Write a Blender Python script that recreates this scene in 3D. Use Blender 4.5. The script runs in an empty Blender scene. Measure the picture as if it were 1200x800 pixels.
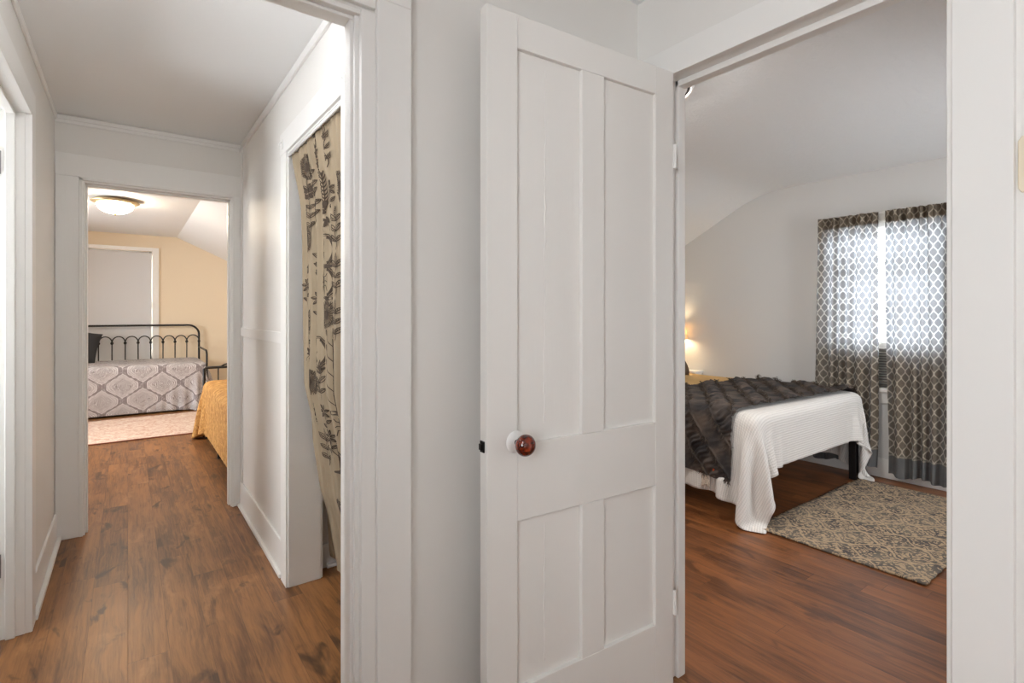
import bpy, bmesh, math, random
import numpy as np
from mathutils import Vector, Matrix
random.seed(7); rng = np.random.default_rng(7)
PI = math.pi
sc = bpy.context.scene
COL = sc.collection
CEIL = 2.40

# ------------------------------------------------------------------ materials
def lin(c):
    out = []
    for v in c:
        v = v / 255.0
        out.append(v / 12.92 if v <= .04045 else ((v + .055) / 1.055) ** 2.4)
    return (*out, 1.0)

class NT:
    """small node-expression helper"""
    def __init__(s, mat):
        s.nt = mat.node_tree
    def new(s, t, **kw):
        n = s.nt.nodes.new(t)
        for k, v in kw.items(): setattr(n, k, v)
        return n
    def link(s, a, b): s.nt.links.new(a, b)
    def put(s, inp, v):
        if isinstance(v, Ex): s.link(v.o, inp)
        elif isinstance(v, (int, float)) and hasattr(inp.default_value, '__len__'): inp.default_value = [v] * len(inp.default_value)
        else: inp.default_value = v
    def m(s, op, a, b=None, c=None):
        n = s.new('ShaderNodeMath', operation=op)
        s.put(n.inputs[0], a)
        if b is not None: s.put(n.inputs[1], b)
        if c is not None: s.put(n.inputs[2], c)
        return Ex(s, n.outputs[0])
    def mix(s, f, a, b):
        n = s.new('ShaderNodeMix', data_type='RGBA')
        s.put(n.inputs[0], f); s.put(n.inputs[6], a); s.put(n.inputs[7], b)
        return Ex(s, n.outputs[2])
    def ss(s, x, lo, hi):
        n = s.new('ShaderNodeMapRange', interpolation_type='SMOOTHSTEP')
        s.put(n.inputs[0], x); n.inputs[1].default_value = lo; n.inputs[2].default_value = hi
        return Ex(s, n.outputs[0])
    def coords(s, kind='Object'):
        n = s.new('ShaderNodeTexCoord')
        sp = s.new('ShaderNodeSeparateXYZ')
        s.link(n.outputs[kind], sp.inputs[0])
        return [Ex(s, sp.outputs[i]) for i in range(3)]
    def comb(s, x, y, z=0.0):
        n = s.new('ShaderNodeCombineXYZ')
        s.put(n.inputs[0], x); s.put(n.inputs[1], y); s.put(n.inputs[2], z)
        return Ex(s, n.outputs[0])
    def noise(s, vec, scale, detail=3, rough=.5, dist=0.0):
        n = s.new('ShaderNodeTexNoise')
        if vec is not None: s.link(vec.o, n.inputs['Vector'])
        n.inputs['Scale'].default_value = scale; n.inputs['Detail'].default_value = detail
        n.inputs['Roughness'].default_value = rough; n.inputs['Distortion'].default_value = dist
        return Ex(s, n.outputs[0])
    def white(s, vec):
        n = s.new('ShaderNodeTexWhiteNoise', noise_dimensions='3D')
        s.link(vec.o, n.inputs[0]); return Ex(s, n.outputs[0])
    def voro(s, vec, scale, feature='F1'):
        n = s.new('ShaderNodeTexVoronoi', feature=feature)
        s.link(vec.o, n.inputs['Vector']); n.inputs['Scale'].default_value = scale
        return Ex(s, n.outputs[0])
    def bump(s, h, strength, dist=.01):
        n = s.new('ShaderNodeBump'); n.inputs['Strength'].default_value = strength
        n.inputs['Distance'].default_value = dist; s.put(n.inputs['Height'], h)
        return Ex(s, n.outputs[0])

class Ex:
    def __init__(s, n, o): s.n = n; s.o = o
    def __add__(s, b): return s.n.m('ADD', s, b)
    __radd__ = __add__
    def __sub__(s, b): return s.n.m('SUBTRACT', s, b)
    def __rsub__(s, b): return s.n.m('SUBTRACT', b, s)
    def __mul__(s, b): return s.n.m('MULTIPLY', s, b)
    __rmul__ = __mul__
    def __truediv__(s, b): return s.n.m('DIVIDE', s, b)
    def f(s, op, b=None): return s.n.m(op, s, b)
    def abs(s): return s.f('ABSOLUTE')
    def floor(s): return s.f('FLOOR')
    def fract(s): return s.f('FRACT')
    def sin(s): return s.f('SINE')
    def cos(s): return s.f('COSINE')
    def sqrt(s): return s.f('SQRT')
    def min(s, b): return s.f('MINIMUM', b)
    def max(s, b): return s.f('MAXIMUM', b)

def mat(name, rgb=(200, 200, 200), rough=.5, metal=0.0, fn=None, **kw):
    m = bpy.data.materials.new(name); m.use_nodes = True
    b = m.node_tree.nodes['Principled BSDF']
    b.inputs['Base Color'].default_value = lin(rgb)
    b.inputs['Roughness'].default_value = rough; b.inputs['Metallic'].default_value = metal
    for k, v in kw.items(): b.inputs[k.replace('_', ' ')].default_value = v
    if fn:
        n = NT(m); r = fn(n)
        for k, v in r.items():
            if k == 'translucent':
                out = m.node_tree.nodes['Material Output']
                tr = n.new('ShaderNodeBsdfTranslucent'); mx = n.new('ShaderNodeMixShader')
                col, fac = v
                n.put(tr.inputs[0], col); n.put(mx.inputs[0], fac)
                n.link(b.outputs[0], mx.inputs[1]); n.link(tr.outputs[0], mx.inputs[2])
                n.link(mx.outputs[0], out.inputs[0])
            else: n.put(b.inputs[k], v)
    return m

def painted(scale_z=.12, st=.25, freq=45):
    def fn(n):
        x, y, z = n.coords()
        v = n.comb(x, y, z * scale_z)
        a = n.noise(v, freq, 4, .6); c = n.noise(n.comb(x, y, z), 3.0, 2)
        return {'Normal': n.bump(a * .5 + c * 1.2, st, .004)}
    return fn
WH = (236, 233, 227)
M = {}
M['trim'] = mat('white_gloss_paint', (236, 235, 232), .32, fn=painted())
M['door'] = mat('white_door_paint', (232, 230, 226), .38, fn=painted(.1, .2, 60))
M['wall'] = mat('white_wall_paint', (230, 228, 224), .5, fn=painted(.5, .22, 14))
M['ceil'] = mat('ceiling_paint', (235, 236, 236), .6, fn=painted(1, .1, 30))
M['bceil'] = mat('textured_ceiling_paint', (234, 236, 237), .5, fn=lambda n: {'Normal': (lambda x, y, z: n.bump(n.noise(n.comb(x * 1.0, y * 2.4, z), 9, 5, .6, 2.5), .5, .012))(*n.coords())})
M['bwall'] = mat('bedroom_wall_paint', (216, 215, 213), .6, fn=painted(1, .12, 12))
M['beige'] = mat('beige_wall_paint', (232, 216, 190), .7, fn=painted(1, .1, 20))
M['black'] = mat('black_metal', (22, 21, 21), .4)
M['shade'] = mat('grey_roller_fabric', (212, 213, 215), .8)

def wood(n, W=.128, L=1.22, dk=(80, 48, 26), lt_=(163, 112, 66), sc_=(190, 138, 90), seam_k=.5, scr=.5, kk=.8):
    x, y, z = n.coords()
    cx = (x / W).floor(); off = n.white(n.comb(cx, 3.3, 1.0))
    yy = y / L + off * 7.0
    cy = yy.floor(); idv = n.comb(cx, cy, 5.0)
    r1 = n.white(idv); r2 = n.white(n.comb(cx, cy, 9.0))
    gx = x + r1 * 13.0; gy = y + r2 * 7.0
    warp = n.noise(n.comb(gx * 3.0, gy * 1.1, r1 * 5), 2.2, 3, .55)
    grain = n.noise(n.comb(gx * 26.0 + warp * 2.6, gy * 1.3, r2 * 3), 1.6, 7, .68)
    fine = n.noise(n.comb(gx * 150.0, gy * 5.0, r1), 1.0, 3, .6)
    kn = n.noise(n.comb(gx * 6.0, gy * 2.6, r1 * 9), 1.5, 4, .55, .6)
    knot = n.ss(kn, .585, .70)
    tone = r1 * .24 + (grain - .5) * 1.2 + (warp - .5) * .8 + (fine - .5) * .6 + .42
    c = n.mix(n.ss(tone, .05, .95), lin(dk), lin(lt_))
    lt = n.ss(n.noise(n.comb(gx * 5, gy * 2.0, r2 * 9), 1.8, 4, .6), .56, .75)
    c = n.mix(lt * scr, c, lin(sc_))
    c = n.mix(knot * kk, c, lin((58, 36, 24)))
    ex = ((x / W).fract() - .5).abs(); ey = (yy.fract() - .5).abs()
    seam = n.ss(ex, .490, .498).max(n.ss(ey, .4985, .4998))
    c = n.mix(seam * seam_k, c, lin((50, 28, 15)))
    return {'Base Color': c, 'Roughness': .34 + grain * .14,
            'Normal': n.bump(grain * .4 + fine * .3 - seam * 1.0, .25, .002)}
M['floor'] = mat('plank_floor', rough=.4, fn=wood)
M['floor2'] = mat('dark_plank_floor', rough=.4, fn=lambda n: wood(n, .09, 1.5, (66, 36, 18), (146, 90, 50), (158, 102, 60), .5, .3, .6))

def ogee(n, u, v, W, H, k=.25):
    c = (v / H * (2 * PI)).cos()
    a = ((u / W - c * k + .5).fract() - .5).abs(); b = ((u / W + c * k).fract() - .5).abs()
    return a.min(b)              # 0 on the lattice lines, in units of W

def curtain_sheer(n):
    u, v, _ = n.coords('UV')
    W, H = .062, .092
    d = ogee(n, u, v, W, H)
    line = 1.0 - n.ss(d, .03, .07)
    # medallion in each cell
    cell = n.noise(n.comb(u, v, 0.0), 260, 2, .6)
    ring = n.ss(d, .09, .14) * (1.0 - n.ss((d * 60.0).sin() * .5 + cell * .8, .55, .8) * .5)
    ground = lin((176, 162, 140)); dark = lin((122, 104, 84))
    c = n.mix(ring, ground, dark)
    c = n.mix(line, c, lin((214, 203, 184)))
    tr = n.mix(ring, lin((172, 179, 187)), lin((128, 136, 145)))
    tr = n.mix(line, tr, lin((222, 224, 226)))
    band = 1.0 - n.ss(v, .135, .139)
    tr = n.mix(band, tr, lin((120, 124, 130)))      # plain band at the hem
    bn = n.noise(n.comb(u, v, 0.0), 14, 3)
    c = n.mix(band, c, n.mix(bn, lin((92, 98, 106)), lin((150, 146, 140))))
    hem = n.ss(v, .139, .141) * (1.0 - n.ss(v, .147, .149))
    c = n.mix(hem, c, lin((200, 190, 170)))
    return {'Base Color': c, 'Roughness': .8, 'translucent': (tr, .5)}
M['sheer'] = mat('ogee_sheer', rough=.8, fn=curtain_sheer)

def rugfn(n):
    u, v, _ = n.coords('UV')
    nz = n.noise(n.comb(u, v, 0.0), 9, 3, .6); nz2 = n.noise(n.comb(u, v, 2.0), 24, 4, .6)
    uu = u + (nz - .5) * .05; vv = v + (nz2 - .5) * .03
    d = ogee(n, uu, vv, .24, .27)
    rings = ((d * 44.0 + nz2 * 9.0).sin() * .5 + .5)
    sw = n.ss(n.noise(n.comb(uu, vv, 1.0), 26, 2, .5, 2.2), .47, .54)
    pat = n.ss(rings * .55 + sw * .65, .40, .62) * n.ss(d, .012, .05)
    darkv = n.mix(n.ss(n.noise(n.comb(u, v, 4.0), 5, 2), .35, .65), lin((58, 58, 62)), lin((104, 98, 90)))
    tan = n.mix(nz2, lin((196, 168, 134)), lin((158, 138, 114)))
    c = n.mix(pat * .9, tan, darkv)
    wv = (u * 900.0).sin() * .5 + (v * 700.0).sin() * .5
    return {'Base Color': c, 'Roughness': .95, 'Normal': n.bump(wv * .5 + sw, .5, .003)}
M['rug'] = mat('woven_rug', rough=.95, fn=rugfn)

def pinkrug(n):
    u, v, _ = n.coords('UV')
    a = n.noise(n.comb(u, v, 0.0), 13, 4, .65, 1.5); b = n.noise(n.comb(u, v, 3.0), 50, 3)
    c = n.mix(n.ss(a * .7 + b * .4, .42, .68), lin((196, 158, 140)), lin((222, 205, 190)))
    d = (u - 1.0).abs(); e = (v - .70).abs()
    edge = n.ss(d, .985, .99).max(n.ss(e, .683, .690))
    return {'Base Color': n.mix(edge, c, lin((150, 92, 74))), 'Roughness': .95}
M['pinkrug'] = mat('faded_rug', rough=.95, fn=pinkrug)

def bedspread(n):
    u, v, _ = n.coords('UV')
    nz = n.noise(n.comb(u, v, 0.0), 30, 3, .6); nw = n.noise(n.comb(u, v, 5.0), 14, 2, .5)
    W, H = .41, .33
    wob = ((u * (2 * PI / W * 4)).cos() * (v * (2 * PI / H * 4)).cos()) * .018
    d = ogee(n, u + (nw - .5) * .012, v + (nz - .5) * .01, W, H, .21) + wob
    def band(a, w): return 1.0 - n.ss((d - a).abs(), w * .5, w)
    strap = 1.0 - n.ss(d, .050, .058)
    L = band(.066, .014).max(band(.120, .010)).max(band(.185, .009))
    dam = n.ss((d * 170.0 + nz * 22.0).sin() * .5 + nz * .9, .35, .65) * n.ss(d, .075, .085)
    f = (L * .9).max(dam * .75).max(strap * n.ss(nz, .5, .62) * .25)
    c = n.mix(f, lin((134, 126, 127)), lin((226, 223, 224)))
    return {'Base Color': c, 'Roughness': .85, 'Normal': n.bump(f, .4, .004)}
M['spread'] = mat('medallion_bedspread', rough=.85, fn=bedspread)

M['yellow'] = mat('ochre_quilt', rough=.8, fn=lambda n: (lambda u, v, w: {
    'Base Color': n.mix(n.ss(n.noise(n.comb(u, v, 0.0), 22, 4, .6, 1.2), .35, .65), lin((172, 118, 56)), lin((216, 166, 94))),
    'Normal': n.bump(n.noise(n.comb(u, v, 0.0), 26, 3, .6, 1.5), .9, .02)})(*n.coords('UV')))
M['coverlet'] = mat('ribbed_white_cotton', rough=.9, fn=lambda n: (lambda u, v, w: {
    'Base Color': n.mix(n.ss((v * 2 * PI / .0145).sin() * .6 + (u * 2 * PI / .012).sin() * .25, -.8, .3), lin((212, 208, 203)), lin((228, 224, 219))),
    'Normal': n.bump((v * 2 * PI / .0145).sin() * .7 + (u * 2 * PI / .012).sin() * .3, .6, .002)})(*n.coords('UV')))
M['throw'] = mat('charcoal_gauze', rough=.9, fn=lambda n: (lambda u, v, w: {
    'Base Color': n.mix(n.ss(n.noise(n.comb(u, v, 0.0), 7, 3), .35, .7), lin((47, 44, 45)), lin((98, 85, 76))),
    'Normal': n.bump(n.noise(n.comb(u * 4.0, v, 0.0), 110, 3), .6, .003)})(*n.coords('UV')))
M['fringe'] = mat('charcoal_yarn', (74, 63, 54), .95)
M['gold'] = mat('tan_blanket', rough=.9, fn=lambda n: (lambda x, y, z: {
    'Base Color': n.mix(n.noise(n.comb(x, y, z), 9, 3), lin((190, 152, 96)), lin((214, 180, 124))),
    'Normal': n.bump(n.noise(n.comb(x, y, z), 60, 3), .4, .004)})(*n.coords()))
M['brown'] = mat('brown_woven_fabric', (92, 74, 58), .95, fn=lambda n: {'Normal': n.bump(n.noise(None, 60, 3), .6, .006)})
M['charpil'] = mat('charcoal_fabric', (52, 52, 54), .95, fn=lambda n: {'Normal': n.bump(n.noise(None, 60, 3), .3, .004)})
M['tan'] = mat('tan_linen', rough=.95, fn=lambda n: (lambda x, y, z: {
    'Base Color': n.mix(n.noise(n.comb(x, y, z), 10, 3), lin((148, 132, 109)), lin((168, 151, 126))),
    'Normal': n.bump(n.noise(n.comb(x, y, z), 300, 2), .2, .002), 'translucent': (lin((190, 165, 130)), .12)})(*n.coords()))
M['print'] = mat('dark_brown_ink', (74, 61, 49), .95)
M['knob'] = mat('mottled_brown_ceramic', rough=.07, fn=lambda n: (lambda x, y, z: {
    'Base Color': n.mix(n.ss(n.noise(n.comb(x, y, z), 75, 4, .7), .38, .68), lin((58, 14, 6)), lin((150, 52, 20)))})(*n.coords()), Coat_Weight=.6)
M['iron'] = mat('dark_iron', (48, 44, 42), .45, 1.0)
M['chrome'] = mat('grey_metal', (150, 148, 144), .35, .8)
M['plate'] = mat('almond_plastic', (232, 220, 196), .35)
M['orange'] = mat('orange_cloth', (205, 84, 42), .9)
M['sketch'] = mat('cream_printed_cloth', rough=.9, fn=lambda n: (lambda x, y, z: {
    'Base Color': n.mix(n.ss((n.noise(n.comb(x, y, z), 30, 2, .5, 1.0) - .5).abs(), .008, .02), lin((120, 100, 84)), lin((226, 214, 198)))})(*n.coords()))
M['glass'] = None
def glassmat():
    m = bpy.data.materials.new('window_glass'); m.use_nodes = True
    nt = m.node_tree; nt.nodes.clear()
    o = nt.nodes.new('ShaderNodeOutputMaterial'); t = nt.nodes.new('ShaderNodeBsdfTransparent'); g = nt.nodes.new('ShaderNodeBsdfGlossy')
    g.inputs['Roughness'].default_value = .02
    f = nt.nodes.new('ShaderNodeFresnel'); f.inputs[0].default_value = 1.45
    mx = nt.nodes.new('ShaderNodeMixShader')
    nt.links.new(f.outputs[0], mx.inputs[0]); nt.links.new(t.outputs[0], mx.inputs[1]); nt.links.new(g.outputs[0], mx.inputs[2]); nt.links.new(mx.outputs[0], o.inputs[0])
    return m
M['glass'] = glassmat()
def emis(name, rgb, st, base=(240, 235, 225)):
    m = mat(name, base, .4)
    b = m.node_tree.nodes['Principled BSDF']
    b.inputs['Emission Color'].default_value = lin(rgb); b.inputs['Emission Strength'].default_value = st
    return m
M['slat'] = mat('white_blind_slat', (240, 240, 240), .5, fn=lambda n: {'translucent': (lin((250, 250, 250)), .5)})
M['lampshade'] = mat('cream_lampshade', (240, 228, 205), .8, fn=lambda n: {'translucent': (lin((250, 232, 200)), .45)})

# ------------------------------------------------------------------ mesh helpers
class MB:
    def __init__(s): s.v = []; s.f = []; s.mi = []; s.uv = None
    def box(s, a, b, mi=0):
        x0, y0, z0 = [min(p, q) for p, q in zip(a, b)]; x1, y1, z1 = [max(p, q) for p, q in zip(a, b)]
        n = len(s.v)
        s.v += [(x0, y0, z0), (x1, y0, z0), (x1, y1, z0), (x0, y1, z0), (x0, y0, z1), (x1, y0, z1), (x1, y1, z1), (x0, y1, z1)]
        for q in ((0, 3, 2, 1), (4, 5, 6, 7), (0, 1, 5, 4), (1, 2, 6, 5), (2, 3, 7, 6), (3, 0, 4, 7)):
            s.f.append(tuple(n + i for i in q)); s.mi.append(mi)
        return s
    def prism(s, pts, ext, mi=0):
        """pts: polygon of 3-D points; ext: extrusion vector"""
        n = len(s.v); k = len(pts)
        s.v += [tuple(p) for p in pts] + [tuple(Vector(p) + Vector(ext)) for p in pts]
        s.f.append(tuple(range(n + k - 1, n - 1, -1))); s.mi.append(mi)
        s.f.append(tuple(range(n + k, n + 2 * k))); s.mi.append(mi)
        for i in range(k):
            j = (i + 1) % k
            s.f.append((n + i, n + j, n + k + j, n + k + i)); s.mi.append(mi)
        return s
    def tube(s, pts, r, seg=10, caps=True, mi=0):
        pts = [Vector(p) for p in pts]; n0 = len(s.v)
        up = None
        rs = r if isinstance(r, (list, tuple)) else [r] * len(pts)
        for i, p in enumerate(pts):
            t = (pts[min(i + 1, len(pts) - 1)] - pts[max(i - 1, 0)]).normalized()
            if up is None:
                up = Vector((0, 0, 1)) if abs(t.z) < .9 else Vector((1, 0, 0))
            a = t.cross(up).normalized(); b = a.cross(t).normalized(); up = b
            for k in range(seg):
                w = 2 * PI * k / seg
                s.v.append(tuple(p + (a * math.cos(w) + b * math.sin(w)) * rs[i]))
        for i in range(len(pts) - 1):
            for k in range(seg):
                k2 = (k + 1) % seg
                s.f.append((n0 + i * seg + k, n0 + i * seg + k2, n0 + (i + 1) * seg + k2, n0 + (i + 1) * seg + k)); s.mi.append(mi)
        if caps:
            s.f.append(tuple(n0 + k for k in range(seg - 1, -1, -1))); s.mi.append(mi)
            s.f.append(tuple(n0 + (len(pts) - 1) * seg + k for k in range(seg))); s.mi.append(mi)
        return s
    def lathe(s, prof, c=(0, 0, 0), axis='z', seg=32, mi=0, rot=None):
        """prof: list of (radius, height)"""
        n0 = len(s.v); k = len(prof)
        for j in range(seg):
            w = 2 * PI * j / seg
            for r, h in prof:
                p = Vector((r * math.cos(w), r * math.sin(w), h))
                if rot is not None: p = rot @ p
                s.v.append(tuple(p + Vector(c)))
        for j in range(seg):
            j2 = (j + 1) % seg
            for i in range(k - 1):
                s.f.append((n0 + j * k + i, n0 + j2 * k + i, n0 + j2 * k + i + 1, n0 + j * k + i + 1)); s.mi.append(mi)
        return s
    def build(s, name, m, parent=None, smooth=False, bevel=0.0, **kw):
        me = bpy.data.meshes.new(name)
        me.from_pydata(s.v, [], s.f)
        ms = m if isinstance(m, (list, tuple)) else [m]
        for q in ms: me.materials.append(q)
        me.polygons.foreach_set('material_index', s.mi)
        if s.uv is not None:
            ul = me.uv_layers.new(name='UVMap')
            li = np.zeros(len(me.loops), dtype=np.int32); me.loops.foreach_get('vertex_index', li)
            ul.data.foreach_set('uv', np.asarray(s.uv, dtype=np.float32)[li].ravel())
        bm = bmesh.new(); bm.from_mesh(me)
        bmesh.ops.recalc_face_normals(bm, faces=bm.faces); bm.to_mesh(me); bm.free()
        if smooth: me.polygons.foreach_set('use_smooth', [True] * len(me.polygons))
        me.update()
        o = bpy.data.objects.new(name, me); COL.objects.link(o)
        if parent is not None: o.parent = parent
        if bevel:
            bv = o.modifiers.new('bev', 'BEVEL'); bv.width = bevel; bv.segments = 2; bv.limit_method = 'ANGLE'; bv.harden_normals = True
            me.polygons.foreach_set('use_smooth', [True] * len(me.polygons))
        for k, v in kw.items(): o[k] = v
        return o
def empty(name, label=None, cat=None, group=None, kind=None, loc=(0, 0, 0)):
    o = bpy.data.objects.new(name, None); COL.objects.link(o); o.location = loc; o.empty_display_size = .1
    tag(o, label, cat, group, kind); return o
def tag(o, label=None, cat=None, group=None, kind=None):
    if label: o['label'] = label
    if cat: o['category'] = cat
    if group: o['group'] = group
    if kind: o['kind'] = kind
    return o
def place(root, *children):
    """parts were modelled in world coordinates: keep them there under a root that stands at the thing's base"""
    for c in children:
        c.parent = root; c.matrix_parent_inverse = Matrix.Translation(-Vector(root.location))
def st(name, mb, m, bevel=0.0, label=None, **kw):
    o = mb.build(name, m, bevel=bevel, **kw); o['kind'] = 'structure'
    if label: o['label'] = label
    return o

# ------------------------------------------------------------------ room shell
Yw0, Yw1 = 1.257, 1.312        # plank wall between landing and hall
st('floor', MB().box((-2.6, -1.7, -.1), (1.55, 9.3, 0)), M['floor'])
st('floor_bedroom', MB().box((1.55, -1.7, -.1), (4.95, 9.3, 0)), M['floor2'])
st('ceiling', MB().box((-1.6, -1.7, CEIL), (1.55, 3.92, CEIL + .08)), M['ceil'])
# landing
w = MB(); w.box((.461, Yw0, 0), (1.5, Yw1, CEIL)); w.box((-.40, Yw0, 2.02), (.461, Yw1, CEIL)); w.box((-1.5, Yw0, 0), (-.40, Yw1, CEIL))
st('wall_front', w, M['wall'])
w = MB(); w.box((1.5, -1.6, 0), (1.595, .357, CEIL)); w.box((1.5, .357, 2.087), (1.595, 1.13, CEIL)); w.box((1.5, 1.13, 0), (1.595, 3.97, CEIL))
st('wall_right', w, M['wall'])
w = MB(); w.box((-1.6, -1.7, 0), (-1.5, -1.2, CEIL)); w.box((-1.6, -.2, 0), (-1.5, 2.0, CEIL)); w.box((-1.6, -1.2, 0), (-1.5, -.2, 1.0)); w.box((-1.6, -1.2, 2.1), (-1.5, -.2, CEIL)); st('wall_left', w, M['wall'])
w = MB().box((-1.6, -1.7, 0), (1.6, -1.6, CEIL))
st('wall_back', w, M['wall'])
# hall
w = MB(); w.box((-.43, Yw1, 0), (-.33, 2.05, CEIL)); w.box((-.43, 2.05, 2.075), (-.33, 2.822, CEIL)); w.box((-.43, 2.822, 0), (-.33, 3.87, CEIL))
st('wall_hall_left', w, M['wall'])
w = MB(); w.box((.61, Yw1, 0), (.735, 1.787, CEIL)); w.box((.61, 1.787, 2.025), (.735, 2.56, CEIL)); w.box((.61, 2.56, 0), (.735, 3.87, CEIL))
st('wall_hall_right', w, M['wall'])
w = MB(); w.box((-2.5, 3.87, 0), (-.205, 3.97, CEIL)); w.box((.552, 3.87, 0), (2.0, 3.97, CEIL)); w.box((-.205, 3.87, 2.04), (.552, 3.97, CEIL))
st('wall_hall_end', w, M['wall'])
# room beyond the left doorway (only its jamb shows)
w = MB(); w.box((-1.5, 1.9, 0), (-.43, 2.0, CEIL)); w.box((-1.6, 2.0, 0), (-1.5, 2.3, CEIL)); w.box((-1.6, 3.0, 0), (-1.5, 3.87, CEIL)); w.box((-1.6, 2.3, 0), (-1.5, 3.0, .8)); w.box((-1.6, 2.3, 2.2), (-1.5, 3.0, CEIL))
st('wall_side_room', w, M['wall'])
# closet back wall
st('wall_closet', MB().box((.735, 2.66, 0), (1.5, 2.74, CEIL)), M['wall'])
# far room
w = MB(); w.box((-2.6, 3.9, 0), (-2.5, 5.4, CEIL)); w.box((-2.6, 7.4, 0), (-2.5, 9.2, CEIL)); w.box((-2.6, 5.4, 0), (-2.5, 7.4, .7)); w.box((-2.6, 5.4, 2.1), (-2.5, 7.4, CEIL))
st('wall_far_left', w, M['beige'])
st('wall_far_right', MB().box((1.95, 3.97, 0), (2.05, 9.2, CEIL)), M['beige'])
w = MB(); FX0, FX1, FZ0, FZ1 = -.80, .283, .62, 2.172
w.box((-2.5, 9.10, 0), (FX0, 9.2, CEIL)); w.box((FX1, 9.10, 0), (2.0, 9.2, CEIL)); w.box((FX0, 9.10, 0), (FX1, 9.2, FZ0)); w.box((FX0, 9.10, FZ1), (FX1, 9.2, CEIL))
st('wall_far_back', w, M['beige'])
w = MB(); w.box((-2.6, 3.92, CEIL), (.58, 9.2, CEIL + .08))
w.prism([(.58, 3.97, CEIL), (2.05, 3.97, CEIL - .685), (2.05, 3.97, CEIL - .6), (.58, 3.97, CEIL + .08)], (0, 5.23, 0))
st('ceiling_far_room', w, M['bceil'])
# bedroom
BY0, BY1, BX = -1.0, 3.85, 4.73
w = MB(); w.box((1.595, BY0 - .1, 0), (3.3, BY0, CEIL)); w.box((4.2, BY0 - .1, 0), (4.83, BY0, CEIL)); w.box((3.3, BY0 - .1, 0), (4.2, BY0, .8)); w.box((3.3, BY0 - .1, 2.05), (4.2, BY0, CEIL))
st('wall_bedroom_near', w, M['bwall'])
st('wall_bedroom_back', MB().box((1.595, BY1, 0), (4.83, BY1 + .1, CEIL)), M['bwall'])
w = MB(); WY0, WY1, WZ0, WZ1 = 1.13, 1.93, .70, 2.0
w.box((BX, BY0, 0), (BX + .12, WY0, CEIL)); w.box((BX, WY1, 0), (BX + .12, BY1, CEIL)); w.box((BX, WY0, 0), (BX + .12, WY1, WZ0)); w.box((BX, WY0, WZ1), (BX + .12, WY1, CEIL))
st('wall_bedroom_right', w, M['bwall'])
w = MB()
prof = [(BY0, CEIL), (2.26, CEIL)] + [(2.26 + .5 * k / 10, CEIL - .125 * (k / 10) ** 2) for k in range(1, 11)] + [(3.95, CEIL - .125 - 1.19 * .50)]
w.prism([(1.595, y, z) for y, z in prof] + [(1.595, 3.95, CEIL + .1), (1.595, BY0, CEIL + .1)], (3.24, 0, 0))
st('ceiling_bedroom', w, M['bceil'])
# thin skin that gives the landing face of the bedroom wall its plank joint look is in trim below

# ------------------------------------------------------------------ trim
def trim(i, mb, bevel=.0025, label=None): return st('trim_%d' % i, mb, M['trim'], bevel, label)
# 1: landing -> hall opening (casing, jamb, stop)
w = MB()
w.box((.498, 1.235, 0), (.590, Yw0, 2.115)); w.box((.4605, 1.245, 0), (.4985, Yw0 + .01, 2.02))
w.box((-.53, 1.233, 2.055), (.590, Yw0, 2.15)); w.box((-.46, 1.243, 2.03), (.498, Yw0, 2.055))
w.box((-.53, 1.235, 0), (-.43, Yw0, 2.055))
w.box((.4495, 1.262, 0), (.4615, 1.332, 2.02)); w.box((.441, 1.272, 0), (.4505, 1.312, 2.012)); w.box((-.40, 1.251, 2.008), (.461, 1.332, 2.02)); w.box((-.40, 1.268, 1.999), (.449, 1.312, 2.008))
w.box((-.40, 1.251, 0), (-.388, 1.332, 2.008))
trim(1, w)
# 2: bedroom doorway
w = MB()
w.box((1.478, .248, 0), (1.5, .350, 2.092)); w.box((1.478, .248, 2.081), (1.5, 1.257, 2.176)); w.box((1.478, 1.143, 0), (1.5, 1.245, 2.081))
w.box((1.492, .350, 0), (1.605, .362, 2.087)); w.box((1.492, 1.126, 0), (1.603, 1.138, 2.087)); w.box((1.492, .35, 2.085), (1.603, 1.138, 2.10))
w.box((1.543, 1.112, 0), (1.583, 1.126, 2.085)); w.box((1.543, .362, 0), (1.583, .374, 2.085)); w.box((1.543, .362, 2.064), (1.583, 1.126, 2.085))
trim(2, w)
# 3: curtained closet opening
w = MB()
w.box((.588, 2.56, 0), (.61, 2.662, 2.035)); w.box((.588, 1.687, 0), (.61, 1.787, 2.035)); w.box((.586, 1.687, 2.022), (.61, 2.668, 2.125))
w.box((.598, 2.555, 0), (.747, 2.567, 2.025)); w.box((.598, 1.78, 0), (.747, 1.787, 2.025)); w.box((.598, 1.787, 2.016), (.747, 2.56, 2.030))
w.box((.735, 2.562, 0), (.757, 2.65, 2.08))
trim(3, w)
# 4: far room doorway
w = MB()
w.box((-.328, 3.85, 0), (-.212, 3.87, 2.055)); w.box((.560, 3.85, 0), (.608, 3.87, 2.055)); w.box((-.328, 3.848, 2.052), (.608, 3.87, 2.18))
w.box((-.225, 3.844, 0), (-.207, 3.87, 2.052)); w.box((.552, 3.844, 0), (.565, 3.87, 2.052)); w.box((-.225, 3.844, 2.036), (.565, 3.87, 2.056))
w.box((-.213, 3.86, 0), (-.198, 3.98, 2.03)); w.box((.545, 3.86, 0), (.556, 3.98, 2.03)); w.box((-.213, 3.86, 2.026), (.556, 3.98, 2.038))
w.box((-.198, 3.90, 0), (-.188, 3.94, 2.026)); w.box((.535, 3.90, 0), (.545, 3.94, 2.026)); w.box((-.198, 3.90, 2.014), (.545, 3.94, 2.026))
trim(4, w)
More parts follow.
